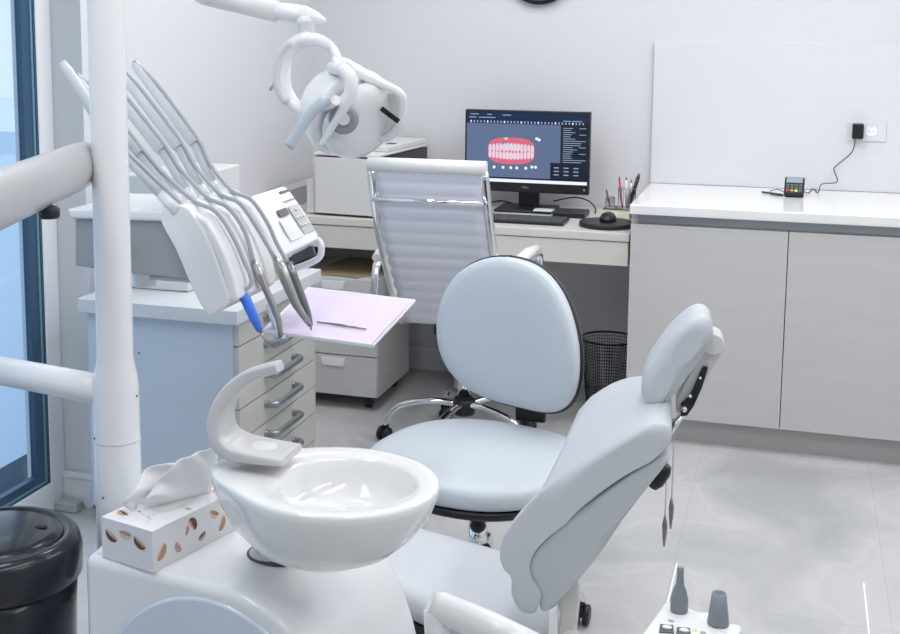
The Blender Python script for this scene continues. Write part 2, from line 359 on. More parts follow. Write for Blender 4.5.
text('DELL', .014, M_logo, (-1.115, 5.2885, Z0+.022), (1, 0, 0), (0, 0, 1), 'logo', t)
bx((X1-.022, 5.2885, Z0+.018), (X1-.016, 5.2896, Z0+.024), 'power_light', M_offw, t)
bx((-1.155, 5.335, .825), (-1.065, 5.36, 1.02), 'stand_neck', M_black, t, .004)
bx((-1.235, 5.20, .8155), (-.985, 5.41, .827), 'stand_base', M_black, t, .004)
# keyboard
t = thing('keyboard', 'black computer keyboard lying in front of the monitor', 'keyboard', (-1.09, 5.0, .815))
bx((-1.31, 4.91, .8155), (-.88, 5.06, .828), 'body', M_black, t, .003)
mb = MB()
for r in range(6):
    x = -1.303; 
    while x < -.90:
        wk = .019 if not (r == 0 and -1.22 < x < -1.08) else .13
        mb.box((x, 4.916+r*.0235, .828), (min(x+wk-.003, -.886), 4.935+r*.0235, .832)); x += wk
mb.build('keys', M_dgrey, t)
o = bx((-1.06, 5.10, .8275), (-.98, 5.155, .8335), 'card', M_tray, None, .001); tag(o, 'small white card lying on the base of the monitor stand', 'card'); o.location = (0, .095, 0)
t = bx((-.965, 5.13, .8155), (-.83, 5.26, .838), 'external_drive', M_black, None, .004); tag(t, 'flat black box on the desk right of the monitor stand', 'computer accessory')
o = MB().lathe([(.108, 0), (.11, .003), (.11, .016), (.106, .02)], (-.715, 4.975, .8155), n=48).build('mouse_pad', M_black); tag(o, 'round thick black mouse pad on the desk next to the counter', 'mouse pad')
t = thing('computer_mouse', 'black computer mouse on the round pad', 'mouse', (-.715, 5.0, .836))
mb = MB().ell((-.715, 5.0, .8365), (.034, .055, .034)); 
for v in mb.b.verts: v.co.z = max(v.co.z, .8365)
mb.build('body', M_black, t)
MB().lathe([(.006, -.004), (.007, 0), (.006, .004)], (-.715, 4.975, .866), (1, 0, 0), 12).build('scroll_wheel', M_dgrey, t)
# cables behind monitor
def cable(pts, r, label, M=M_black):
    o = MB().tube(spline(pts), r, 8).build('cable', M); tag(o, label, 'cable'); return o
cable([(-1.19, 5.43, .817+.003), (-1.25, 5.40, .835), (-1.32, 5.38, .822), (-1.42, 5.40, .822)], .003, 'black cable running left behind the monitor stand')
cable([(-1.02, 5.44, .84), (-.93, 5.44, .86), (-.86, 5.42, .85), (-.82, 5.35, .828), (-.81, 5.28, .822)], .003, 'black cable arching right from behind the monitor stand')
# paper blocks and pen cups
o = MB().obox((-.705, 5.20, .830), V((.055, 0, 0)), V((0, .05, 0)), V((0, 0, .014))).build('note_block', M_paper, None, .002); tag(o, 'cream note block on the desk, lower of two under the pen cups', 'note block', )
t = thing('notebook', 'cream-edged notebook with black cover, upper of the stack under pen cups', 'notebook', (-.70, 5.21, .845))
MB().obox((-.70, 5.21, .8505), V((.058, 0, 0)), V((0, .055, 0)), V((0, 0, .006))).build('pages', M_paper, t); MB().obox((-.70, 5.21, .8575), V((.06, 0, 0)), V((0, .057, 0)), V((0, 0, .0008))).build('cover', M_black, t)
def cup(x, y, z, r, h, label):
    t = thing('pen_cup', label, 'pen cup', (x, y, z), 'mesh pen cups')
    mb = MB().lathe([(r, 0), (r, h)], (x, y, z), n=24, cap=False); o = mb.build('mesh_wall', M_handle, t)
    q = o.modifiers.new('w', 'WIREFRAME'); q.thickness = .002
    MB().lathe([(r, 0), (r, .002)], (x, y, z)).build('base', M_handle, t)
    MB().tube([V((x+math.cos(a)*r, y+math.sin(a)*r, z+h)) for a in (2*PI*k/24 for k in range(25))], .0015, 6).build('rim', M_handle, t)
cup(-.668, 5.2, .8585, .036, .085, 'larger silver wire pen cup beside the counter'); cup(-.735, 5.19, .8585, .018, .045, 'smaller silver wire cup left of the larger one')
def pen(a, b, r, M, label):
    t = thing('pen', label, 'pen', a); a = V(a); b = V(b)
    MB().tube([a, a+(b-a)*.9], r, 10).build('barrel', M, t); MB().tube([a+(b-a)*.9, b], [r*.8, r*.5], 10).build('tip', M_dgrey, t)
z = .861
pen((-.685, 5.19, z), (-.700, 5.185, z+.13), .004, M_red, 'red pen standing in the larger pen cup')
pen((-.668, 5.21, z), (-.672, 5.19, z+.13), .004, M_white, 'white pen standing in the larger pen cup')
pen((-.660, 5.19, z), (-.648, 5.18, z+.12), .004, M_steel, 'grey metal pen standing in the larger pen cup')
pen((-.660, 5.205, z), (-.620, 5.20, z+.145), .008, M_black, 'thick black marker leaning right in the pen cup')
pen((-.735, 5.19, z), (-.752, 5.185, z+.075), .004, M_dgrey, 'short dark pen in the smaller wire cup')
# clock
t = thing('wall_clock', 'round black wall clock cut by the top edge', 'clock', (-1.11, 5.49, 1.86))
MB().lathe([(.155, 0), (.16, .012), (.158, .03), (.145, .036)], (-1.11, 5.498, 1.86), (0, -1, 0), 48).build('rim', M_black, t)
MB().lathe([(.143, 0), (.143, .002)], (-1.11, 5.4625, 1.86), (0, -1, 0), 48).build('dial', M_dgrey, t)
MB().box((-1.113, 5.456, 1.86), (-1.107, 5.459, 1.95)).box((-1.11, 5.456, 1.857), (-1.04, 5.459, 1.863)).build('hand', M_white, t)
# socket, adapter, terminal
t = thing('wall_socket', 'white double wall socket above the counter beside the adapter', 'socket', (.25, 5.47, 1.18))
bx((.185, 5.470, 1.145), (.335, 5.476, 1.225), 'plate', M_panel, t, .002)
for x in (.222, .262+.015):
    MB().lathe([(.022, 0), (.022, .0012)], (x, 5.470, 1.187), (0, -1, 0), 28).build('outlet', M_seam, t)
MB().lathe([(.0028, 0), (.0028, .001)], (.268, 5.4687, 1.187), (0, -1, 0), 12).lathe([(.0028, 0), (.0028, .001)], (.287, 5.4687, 1.187), (0, -1, 0), 12).box((.275, 5.468, 1.165), (.279, 5.469, 1.169)).box((.273, 5.468, 1.203), (.283, 5.469, 1.207)).build('contacts', M_grey, t)
t = thing('power_adapter', 'black plug-in power adapter in the wall socket above the counter', 'adapter', (.222, 5.45, 1.18))
bx((.203, 5.43, 1.155), (.247, 5.468, 1.218), 'body', M_black, t, .006)
P = [py(u, v, y) for u, v, y in ((855.5, 138, 5.45), (852, 152, 5.45), (836, 166, 5.46), (834, 170, 5.46), (837, 182, 5.44), (822, 184, 5.42), (818, 193, 5.36)) ]
P[-1].z = .939
P += [pz(813, 188, .94), pz(808, 193, .939), pz(803, 190, .945), V((.024, 5.25, .95))]
MB().tube(spline(P, 5), .002, 8).build('cord', M_black, t)
t = thing('card_terminal', 'small dark card payment terminal on the white counter', 'payment terminal', (-.005, 5.22, .935))
c = V((-.010, 5.225, .974)); X = V((1, -.04, 0)).normalized(); Yv = V((.03, .66, .72)).normalized(); Zv = X.cross(Yv)
MB().obox(c, X*.038, Yv*.042, Zv*.014).build('body', M_black, t, .006)
MB().obox(c-Yv*.028-Zv*.008+V((0, .012, -.006)), X*.034, V((0, .022, 0)), V((0, 0, .010))).build('foot', M_black, t, .003)
MB().obox(c+Yv*.022+Zv*.0165, X*.031, Yv*.013, Zv*.0008).build('screen', M_lcd, t)
mb = MB()
for r in range(3):
    for k in range(4): mb.m(0 if r < 2 else (1, 3, 2, 0)[k]); mb.obox(c+Yv*(-.003-.013*r)+X*(-.024+.016*k)+Zv*.0165, X*.005, Yv*.004, Zv*.0012)
mb.build('keypad', [mat('key_grey', (.10, .13, .12), .4), M_red, M_green, M_tan], t)
pen((-.135, 5.30, .939), (-.05, 5.24, .939), .0035, M_navy, 'dark blue pen lying by the card terminal')
cable([(-.04, 5.24, .945), (-.07, 5.27, .955), (-.10, 5.26, .95), (-.095, 5.22, .94), (-.05, 5.21, .939)], .0018, 'thin looped cable left of the card terminal')
# wastebasket
t = thing('wastebasket', 'black wire mesh wastebasket under the desk by the cabinet', 'wastebasket', (-.72, 5.16, 0))
c = V((-.725, 5.19, 0))
o = MB().lathe([(.085+.029*k/22, .0+.30*k/22) for k in range(23)], c, n=64, cap=False).build('mesh_wall', M_wire, t); q = o.modifiers.new('w', 'WIREFRAME'); q.thickness = .0022
MB().lathe([(.088, 0), (.088, .006)], c, n=40).build('base', M_wire, t)
MB().tube([c+V((math.cos(a)*.116, math.sin(a)*.116, .302)) for a in (2*PI*k/40 for k in range(41))], .0045, 8).build('rim', M_black, t)
# ---------------------------------------------------------------- drawer cabinet left
XF = -1.60
t = thing('drawer_cabinet', 'tall grey drawer cabinet by the left wall below the delivery unit', 'cabinet', (-1.9, 3.7, 0))
bx((-2.13, 3.40, .06), (XF-.018, 4.04, .708), 'body', M_drwside, t, .002)
bx((-2.1, 3.45, 0), (XF-.06, 4.0, .0595), 'plinth', M_plinth, t)
zs = [.632, .532, .432, .332, .235, .135, .065]; zt = .706
for k, z0 in enumerate(zs):
    d = bx((XF-.0175, 3.402, z0+.002), (XF, 4.038, zt-.002), 'drawer', M_drw, t, .0015)
    zc = (z0+zt)/2+.012; zt = z0
    if k == 6: continue
    yh0, yh1 = 3.60, 3.83
    mb = MB(); mb.tube(spline([(XF+.001, yh0, zc), (XF+.03, yh0+.005, zc), (XF+.036, yh0+.04, zc), (XF+.036, yh1-.04, zc), (XF+.03, yh1-.005, zc), (XF+.001, yh1, zc)], 5), .009, 10, 1.3)
    mb.lathe([(.014, 0), (.012, .006)], (XF, yh0, zc), (1, 0, 0), 14); mb.lathe([(.014, 0), (.012, .006)], (XF, yh1, zc), (1, 0, 0), 14)
    h = mb.build('handle', M_handle, None); h.parent = d
tag(bx((-2.14, 3.36, .71), (XF+.015, 4.06, .755), 'worktop', M_slab, None, .003), 'pale laminate worktop on the left drawer cabinet', 'worktop')
o = bx((-2.08, 3.55, .756), (-1.845, 3.95, 1.13), 'storage_container', M_offw, None, .006); tag(o, 'plain white rectangular container on the left worktop behind hoses', 'container')
# ---------------------------------------------------------------- swivel bases
def caster(c, ang, par, mw=M_black):
    c = V(c); a = V((math.cos(ang), math.sin(ang), 0)); s_ = V((-a.y, a.x, 0))
    e = bpy.data.objects.new
    mb = MB()
    for k in (-1, 1): mb.lathe([(.022, -.009), (.028, -.006), (.028, .006), (.022, .009)], c+s_*.014*k+V((0, 0, .028)), s_, 20)
    mb.tube([c+V((0, 0, .03)), c+V((0, 0, .062))], .008, 10); mb.obox(c+V((0, 0, .045)), a*.022, s_*.006, V((0, 0, .018)))
    return mb.build('castor', mw, par)
def starbase(c, R, a0, hz, par, Mleg, drop=.065):
    for k in range(5):
        a = a0+k*2*PI/5; d = V((math.cos(a), math.sin(a), 0))
        MB().tube(spline([c+d*.03+V((0, 0, hz)), c+d*R*.4+V((0, 0, hz+.005)), c+d*R*.8+V((0, 0, hz-.02)), c+d*R*.97+V((0, 0, drop+.02)), c+d*R+V((0, 0, drop-.004))], 5), [.017]*3+[.0165]*8+[.014]*8+[.012]*2, 12, .8).build('leg', Mleg, par)
        caster(c+d*R, a+1.1, par)
# ---------------------------------------------------------------- exec chair
t = thing('office_chair', 'white ribbed executive swivel chair with chrome frame facing the desk', 'chair', (-1.2, 4.5, 0))
C = V((-1.18, 4.53, 0)); ya = .0
starbase(C, .31, math.radians(190), .165, t, M_chrome)
MB().lathe([(.040, .125), (.044, .135), (.044, .178), (.034, .19)], C).build('hub', M_black, t)
MB().lathe([(.026, .2), (.026, .33), (.018, .33), (.018, .47)], C).build('column', M_chrome, t)
bx((C.x-.09, C.y-.12, .455), (C.x+.09, C.y+.10, .50), 'tilt_mechanism', M_black, t, .008)
# back: in plane; bottom to top path
BL = V((-1.432, 4.16, 1.112)); BR = V((-1.035, 4.20, 1.108))
def bp(s_, tt):  # s across 0..1, tt 0 bottom..1 top
    top = BL.lerp(BR, s_); off = .24*(1-tt)**1.0; curve = -.05*math.sin(PI*tt)
    return V((top.x+.045*(1-tt), top.y+off+curve+.03*math.sin(PI*s_)*0, .50+(top.z-.50)*tt))
mb = MB(); rows = 90; ring = []
gf, gb = [], []
for i in range(rows+1):
    tt = i/rows*.985; rib = .006*abs(math.sin(PI*tt*13))**.5
    gf.append([bp(.03+.94*j/10, tt)+V((0, -.006-rib*.9, 0)) for j in range(11)]); gb.append([bp(.03+.94*j/10, tt)+V((0, .010+rib*.9, 0)) for j in range(11)])
loops = [f_+list(reversed(b_)) for f_, b_ in zip(gf, gb)]
mb.loft(loops); mb.build('backrest', M_leath, t)
for s_ in (0.0, 1.0):
    MB().tube([bp(s_, k/20) for k in range(0, 21)], .012, 10, 1.6, up=(1, 0, 0)).build('side_rail', M_chrome, t)
MB().tube([bp(-.03, 1.0)+V((0, 0, .012)), bp(1.03, 1.0)+V((0, 0, .012))], .026, 20).build('top_roll', M_leathw, t)
MB().tube([bp(.0, .82)+V((0, -.035, 0)), bp(1., .82)+V((0, -.035, 0))], .009, 12).tube([bp(0, .82), bp(0, .82)+V((0, -.035, 0))], .009).tube([bp(1, .82), bp(1, .82)+V((0, -.035, 0))], .009).build('back_handle', M_chrome, t)
mb = MB(); g = []
for i in range(41):
    tt = i/40; y = 4.40+.44*tt; z = .545-.03*math.sin(PI*tt)*.5 - (.03*max(0, tt-.85)/.15); rib = .008*abs(math.sin(PI*tt*9))**.5
    g.append([V((-1.38+.43*j/8, y, z+.012+rib)) for j in range(9)]+[V((-.95-.43*j/8, y, z-.012)) for j in range(9)])
mb.loft(g); mb.build('seat', M_leath, t)
bx((-1.34, 4.42, .50), (-.99, 4.80, .522), 'seat_pan', M_black, t, .004)
for sx, x in ((0, -1.45), (1, -.93)):
    e_ = bp(0 if sx == 0 else 1, .52)
    a_ = [V((x, 4.27, .52)), V((x, 4.25, .62)), V((x, 4.26, .71)), V((x, 4.31, .755)), V((x, 4.50, .76)), V((x, 4.66, .75)), V((x, 4.70, .70)), V((x, 4.66, .53))]
    MB().tube(spline(a_, 5), .011, 10, 1.4).build('arm_frame', M_chrome, t)
    MB().tube([V((x, 4.27, .765)), V((x, 4.33, .776)), V((x, 4.50, .778)), V((x, 4.64, .77))], [.018, .024, .024, .018], 14, .8).build('armrest', M_leathw, t)
# ---------------------------------------------------------------- operator stool
t = thing('operator_stool', 'pale grey upholstered dental stool with rounded backrest on chrome base', 'stool', (-.77, 3.1, 0))
C = V((-.765, 3.10, 0))
starbase(C, .29, math.radians(25), .185, t, M_chrome)
MB().lathe([(.042, .13), (.044, .215), (.034, .235)], C).build('hub', M_black, t)
MB().lathe([(.024, .22), (.024, .30), (.019, .30), (.019, .40)], C).build('column', M_chrome, t)
SCc = V((-.785, 3.155, 0))
def sring(rx, ry, z, n=48, p=2.5, c=SCc, rot=-.25):
    L = []
    for j in range(n):
        a = 2*PI*j/n; cx, sx = math.cos(a), math.sin(a)
        x = rx*math.copysign(abs(cx)**(2/p), cx); y = ry*math.copysign(abs(sx)**(2/p), sx)
        L.append(V((c.x+x*math.cos(rot)-y*math.sin(rot), c.y+x*math.sin(rot)+y*math.cos(rot), z)))
    return L
R0 = (.288, .29)
MB().loft([sring(R0[0]*k, R0[1]*k, z) for k, z in ((.955, .425), (1, .432), (1.0, .445), (.985, .462), (.95, .474), (.85, .482), (.6, .486), (.3, .487), (.02, .4875))]).build('seat', M_uph, t)
MB().loft([sring(R0[0]*k, R0[1]*k, z) for k, z in ((.80, .392), (.94, .398), (1.0, .410), (1.005, .4245), (.97, .4246))]).build('seat_shell', M_black, t)
bx((C.x-.06, C.y-.09, .365), (C.x+.06, C.y+.09, .393), 'tilt_mechanism', M_black, t, .006)
BC = V((-.75, 3.46, .738)); nb = V((-.38, -1, .16)).normalized(); xb = V((0, 0, 1)).cross(nb); xb = -xb.normalized() if xb.x < 0 else xb.normalized(); zb = nb.cross(xb); zb = zb if zb.z > 0 else -zb
def bring(k, dep, n=56):
    L = []
    for j in range(n):
        a = 2*PI*j/n; cx, sz = math.cos(a), math.sin(a)
        x = .24*math.copysign(abs(cx)**(2/2.6), cx); z = .212*math.copysign(abs(sz)**(2/2.6), sz)
        tp = 1 - .14*(z/.212) ; 
        x = x*(tp if z > 0 else 1+.02*0) + .052*(-z/.212)*(1 if x > 0 else .3)
        x *= k; z *= k
        L.append(BC+xb*x+zb*z+nb*(dep+.035*(x/.2)**2*1))
    return L
MB().loft([bring(k, d) for k, d in ((.95, -.022), (.99, -.012), (1, .002), (.985, .018), (.95, .028), (.85, .036), (.6, .040), (.3, .041), (.02, .0415))]).build('backrest', M_uph, t)
MB().loft([bring(k, d) for k, d in ((.5, -.034), (.9, -.032), (1.0, -.024), (1.022, -.012), (1.018, -.002), (.98, -.002))]).build('back_shell', M_black, t)
pb = pd(531, 408, 3.68)
MB().tube(spline([C+V((.02, .08, .38)), C+V((.05, .28, .375)), V((BC.x+.02, BC.y+.08, .40)), BC+V((.01, .075, -.22)), BC+V((.0, .06, -.05))], 6), .02, 10, 1.3).build('back_stem', M_black, t)
MB().obox(pb+V((0, 0, -.01)), V((.045, 0, 0)), V((0, .012, 0)), V((0, 0, .030))).build('bracket', M_black, t, .006)
# ---------------------------------------------------------------- patient dental chair
fi = math.radians(6); bdir = V((math.cos(fi), math.sin(fi), 0)); wd = V((-math.sin(fi), math.cos(fi), 0)); UP = V((0, 0, 1))
t = thing('dental_chair', 'pale grey reclined patient dental chair with headrest, in the foreground', 'dental chair', (-.5, 2.5, 0))
N0 = pd(540, 600, 2.42)
def npts(L, off=0, dn=wd): return [pp(u, v, N0+dn*off, dn) for u, v in L]
def cushion(sil, w0, w1, rnd, taper=None, gw=None):
    """profile in the side plane lofted across the width with rounded side edges"""
    base_ = npts(sil, w0); c = sum(base_, V())/len(base_); rings = []
    n = len(base_)
    N = 10
    for s_ in ([0, .15, .4, .7, 1] ):
        a = s_*PI/2; k = 1-math.cos(a)*0
    cuts = []
    for i in range(6): a = i/5*PI/2; cuts.append((rnd*(1-math.sin(a)), 1-math.cos(a)))
    W = w1-w0
    seq = [(q, w0+d_*rnd) for q, d_ in cuts]+[(0, w0+W*.35), (0, w0+W*.5), (0, w0+W*.65)]+[(q, w1-d_*rnd) for q, d_ in reversed(cuts)]
    for q, ww in seq:
        tp = taper((ww-w0)/W) if taper else 0
        R = []
        for p in base_:
            dd = (p-c); L = dd.length; R.append(c+dd*max(.05, 1-(q)/max(L, .03))+wd*((ww-w0)*(gw((p-BOT).dot(AX)/AXL) if gw else 1))+(bdir*TD.x+UP*TD.z)*(-tp)*max(0, ((p-BOT).dot(AX)/AXL)) )
        rings.append(R)
    return MB().loft(rings)
def sm_poly(L, n=4): 
    P = [V((u, v, 0)) for u, v in L]; Q = []
    for i in range(len(P)):
        a, b, c, d = P[i-1], P[i], P[(i+1) % len(P)], P[(i+2) % len(P)]
        for j in range(n):
            k = j/n; p = .5*((2*b)+(c-a)*k+(2*a-5*b+4*c-d)*k*k+(3*b-a-3*c+d)*k**3); Q.append((p.x, p.y))
    return Q
botp, topp = npts([(520, 590)])[0], npts([(668, 440)])[0]
AX = (topp-botp); AXL = AX.length; AX = AX/AXL; BOT = botp; TD = V((AX.dot(bdir), 0, AX.z))
def g_w(s_):
    if s_ < .60: k = max(0, min(1, (s_-.42)/.17)); return .05+.95*(3*k*k-2*k**3)
    return 1-.28*max(0, (s_-.7)/.3)**2
tp_f = lambda s_: .17*max(0, abs(2*s_-1)-.25)**2.2*(1 if s_ > .5 else .0)
sil_c = sm_poly([(500, 552), (508, 530), (540, 494), (590, 458), (635, 432), (655, 424), (669, 428), (672, 440), (664, 452), (630, 470), (580, 506), (535, 548), (521, 571), (525, 590), (534, 600), (536, 612), (522, 612), (512, 596), (511, 578), (503, 568)])
cushion(sil_c, 0, .48, .028, None, g_w).build('backrest', M_pc, t)
sil_s = sm_poly([(662, 455), (630, 473), (580, 509), (537, 550), (524, 571), (528, 588), (538, 598), (542, 611), (556, 604), (590, 566), (632, 510), (655, 480), (668, 462)])
cushion(sil_s, .005, .465, .02, None, g_w).build('backrest_shell', M_pcs, t)
# headrest
TD = V((0, 0, 0))
hs = sm_poly([(646, 408), (641, 392), (648, 370), (668, 341), (690, 321), (705, 318), (713, 328), (709, 344), (694, 367), (676, 390), (661, 408), (653, 411)])
mbh = cushion(hs, .13, .28, .03); mbh.build('headrest', M_pc, t)
hs2 = sm_poly([(661, 402), (657, 384), (676, 358), (700, 336), (712, 330), (712, 342), (697, 366), (678, 392), (667, 403)])
cushion(hs2, .137, .272, .02).build('headrest_shell', M_pcs, t)
# bracket arm behind the headrest, on the centre line
def cp(u, v, off): return pp(u, v, N0+wd*off, wd)
def strip(L, o0, o1, name, M, bev=.004):
    return MB().prism([cp(u, v, o0) for u, v in L], wd*(o1-o0)).build(name, M, t, bev)
strip([(706, 334), (716, 332), (724, 342), (722, 354), (690, 411), (684, 417), (676, 412), (676, 400), (704, 345)], .21, .26, 'headrest_bracket', M_offw)
strip([(703, 367), (708, 368), (702, 388), (694, 406), (687, 416), (681, 416), (681, 404), (690, 396), (697, 380)], .202, .2105, 'bracket_slot', M_black, .001)
for u, v, r in ((684, 409, .007), (690, 396, .0045), (700, 378, .0035)):
    MB().ell(cp(u, v, .20), (r, r, r), 12, 8).build('screw', M_chrome, t)
MB().lathe([(.022, 0), (.022, .07)], cp(713, 345, .20), wd, 20).build('pivot', M_offw, t, .003)
for k in (-1, 1): MB().tube([cp(684, 412, .235+.025*k), cp(655, 455, .235+.025*k)], .006, 10).build('headrest_rod', M_chrome, t)
MB().obox(cp(663, 424, .235), bdir*.018, wd*.05, UP*.018).build('rod_guide', M_black, t, .004)
a_, b_ = cp(652, 487, .06), cp(667, 465, .06)
MB().tube([a_, a_+(b_-a_)*.25, a_+(b_-a_)*.75, b_], [.010, .016, .016, .010], 14).build('release_knob', M_black, t)
# seat: tapered outline in a tilted plane
fr = pz(500, 560, .50)
hz = V((-.44, 2.24, .418))      # near corner at the hinge
ta = math.radians(12); sdir = (-bdir*math.cos(ta)+UP*math.sin(ta)); sn = sdir.cross(wd); sn = sn if sn.z > 0 else -sn
out = [(-.02, .04), (.05, .03), (.16, .05), (.28, .08), (.42, .10), (.52, .12), (.58, .18), (.60, .25), (.58, .33), (.52, .38), (.42, .40), (.28, .41), (.16, .415), (.05, .42), (-.02, .42)]
P = [(a, b) for a, b in out]
def seatring(k, d):
    ca, cb = .29, .25
    return [hz+sdir*(ca+(a-ca)*(1-k/.31))+wd*(cb+(b-cb)*(1-k/.20))+sn*d for a, b in sp_]
sp_ = [(x, y) for x, y in sm_poly(P, 3)]
MB().loft([seatring(k, d) for k, d in ((.03, -.062), (.008, -.05), (0, -.03), (.004, -.012), (.018, 0), (.05, .006), (.10, .008), (.19, .008))]).build('seat', M_pc, t)
MB().loft([seatring(k, d) for k, d in ((.06, -.14), (.03, -.10), (.025, -.064))]).build('seat_underside', M_black, t)
# base under seat
cB = hz-bdir*.18+wd*.26
MB().obox(V((cB.x, cB.y, .03)), bdir*.34, wd*.17, UP*.03).build('floor_base', M_unit, t, .02)
MB().loft([[V((cB.x, cB.y, 0))+bdir*(a*w_)+wd*(b*.12)+UP*z for a, b in ((-1, -1), (1, -1), (1, 1), (-1, 1))] for w_, z in ((.24, .06), (.18, .18), (.14, .36))], sm=False).build('pedestal', M_unit, t, .02)
# hinge cover and arm
strip([(556, 600), (578, 570), (580, 600), (574, 650), (560, 660), (556, 640), (560, 615)], .03, .10, 'hinge_cover', M_cream, .006)
strip([(548, 612), (557, 606), (557, 660), (549, 660)], .0, .03, 'hinge_pin_plate', M_white, .004)
ar = [pd(430, 602, 2.2), pd(441, 607, 2.2), pd(490, 628, 2.16), pd(560, 662, 2.12)]
MB().tube(ar, [.020, .027, .028, .028], 20).build('armrest', M_white, t)
MB().tube(spline([pd(436, 610, 2.2), pd(438, 640, 2.2), pd(450, 700, 2.22)], 4), .022, 16).build('armrest_post', M_white, t)
MB().tube([pd(560, 662, 2.12), pd(572, 640, 2.40)], [.025, .02], 16).build('armrest_link', M_white, t)
# bib chain
for k, (u, v1, lab) in enumerate(((668.5, 530, 'nearer'), (674.5, 512, 'farther'))):
    t2 = thing('bib_clip', 'thin bib cord with a metal clip hanging behind the headrest, %s' % ('the longer one' if k == 0 else 'the shorter one'), 'bib clip', cp(676, 412, .19+.02*k), 'bib clips')
    top = cp(u, 420, .19+.02*k); bt = cp(u, v1-14, .19+.02*k); bt.x = top.x; bt.y = top.y
    MB().tube([cp(680, 413, .19+.02*k), top, bt], .0014, 6).build('cord', M_offw, t2)
    MB().tube([bt, bt-UP*.02, bt-UP*.045, bt-UP*.066], [.002, .0055, .004, .0015], 8).build('clip', M_steeld, t2)
# ---------------------------------------------------------------- spittoon unit
t = thing('dental_unit', 'white glossy dental unit body with spittoon bowl, pole and arms', 'dental unit', (-.9, 2.0, 0))
prof = [(-1.146, .03), (-1.146, .70), (-.95, .70), (-.84, .698), (-.78, .683), (-.725, .650), (-.685, .60), (-.655, .54), (-.63, .46), (-.61, .34), (-.60, .2), (-.595, .03)]
ps = spline([(x, 0, z) for x, z in prof[2:]], 4); poly = [(prof[0][0], prof[0][1]), (prof[1][0], prof[1][1])]+[(p.x, p.z) for p in ps]
def slant(x): return 1.795-.14*(x+1.146)
poly3 = [V((x, slant(x), z)) for x, z in poly]
mb = MB(); A = [mb.v(p) for p in poly3]; B = [mb.v(V((p.x-.02, 2.17+.0*(p.x), p.z))) for p in poly3]; n = len(A)
for j in range(n): mb.f([A[j], A[(j+1) % n], B[(j+1) % n], B[j]])
mb.f(list(reversed(A))); mb.f(B)
mb.build('body', M_unit, t, .016, 3, ang=30)
# raised arch panel on the near face
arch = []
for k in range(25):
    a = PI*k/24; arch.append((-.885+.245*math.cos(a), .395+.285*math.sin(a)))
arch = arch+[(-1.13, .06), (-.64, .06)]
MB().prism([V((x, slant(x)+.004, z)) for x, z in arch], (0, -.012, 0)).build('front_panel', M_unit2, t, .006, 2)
bx((-1.13, 1.84, 0), (-.62, 2.12, .05), 'foot', M_grey, t)
# bowl stalk
bc = V((-.690, 1.835, 0))
sk = pz(272, 553, .70); sk.z = 0
MB().lathe([(.040, .683), (.040, .702), (.032, .704), (.030, .72), (.030, .80)], sk, n=36).build('bowl_stalk', M_offw, t)
MB().lathe([(.044, .690), (.044, .7015), (.036, .7025)], sk, n=36).build('stalk_ring', M_dgrey, t)
# bowl: rings in teardrop shape
def tear(r, z, n=64, tip=1.0, cc=None, sh=(0, 0)):
    L = []; c0 = cc or bc
    for j in range(n):
        a = 2*PI*j/n; e = max(0, math.cos(a-math.radians(176)))**7*.34*tip
        k = r*(1+e); L.append(V((c0.x+sh[0]+k*math.cos(a), c0.y+sh[1]+k*math.sin(a)*.94, z)))
    return L
RB = .170
outer = [tear(RB*k, z, tip=tp, sh=(-.055*s_, .02*s_)) for k, z, tp, s_ in ((.34, .745, 0, .6), (.52, .750, .1, .5), (.72, .770, .3, .4), (.87, .800, .6, .3), (.95, .835, .9, .1), (.985, .865, 1, 0), (.99, .876, 1, 0), (.975, .881, 1, 0), (.95, .882, 1, 0))]
inner = [tear(RB*k, z, tip=0, sh=(.018, -.0)) for k, z in ((.70, .8805), (.675, .876), (.655, .865), (.63, .845), (.56, .828), (.40, .818), (.15, .814), (.02, .813))]
MB().loft(outer+inner, cap=True).build('spittoon_bowl', M_cer, t)
MB().lathe([(.018, 0), (.020, .003), (.012, .0045), (.003, .002)], (bc.x+.02, bc.y, .8145), n=24).build('drain', M_chrome, t)
# faucet: arching spout with flat base on the left of the rim
def fa(u, v, off=0): return py(u, v, 1.85+off)
path = [(292, 455), (276, 453), (256, 450), (238, 446), (226, 438), (221, 424), (223, 408), (231, 392), (245, 379), (262, 371), (280, 366)]
P = spline([fa(u, v) for u, v in path], 5); n = len(P); rad = []
for k in range(n):
    q_ = k/(n-1); rad.append(.008+.009*min(1, q_/.4) if q_ < .5 else .017-.008*(q_-.5)/.5)
x_ = []
mb = MB(); rings = []
for k, p in enumerate(P):
    d = (P[min(k+1, n-1)]-P[max(k-1, 0)]).normalized(); a_ = V((0, 1, 0)).cross(d).normalized(); q_ = k/(n-1)
    wy = .046 if q_ < .3 else .046-.030*min(1, (q_-.3)/.5)
    L = []
    for jj in range(24):
        th = 2*PI*jj/24; c_, s_ = math.cos(th), math.sin(th)
        L.append(p+a_*rad[k]*math.copysign(abs(c_)**.55, c_)+V((0, 1, 0))*wy*math.copysign(abs(s_)**.55, s_))
    rings.append(L)
mb.loft(rings); mb.build('faucet', mat('faucet_grey', (.58, .58, .585), .3), t, .002)
MB().ell(fa(262, 447, -.004), (.028, .026, .006), 20, 8).build('faucet_button', M_grey if False else M_offw, t)
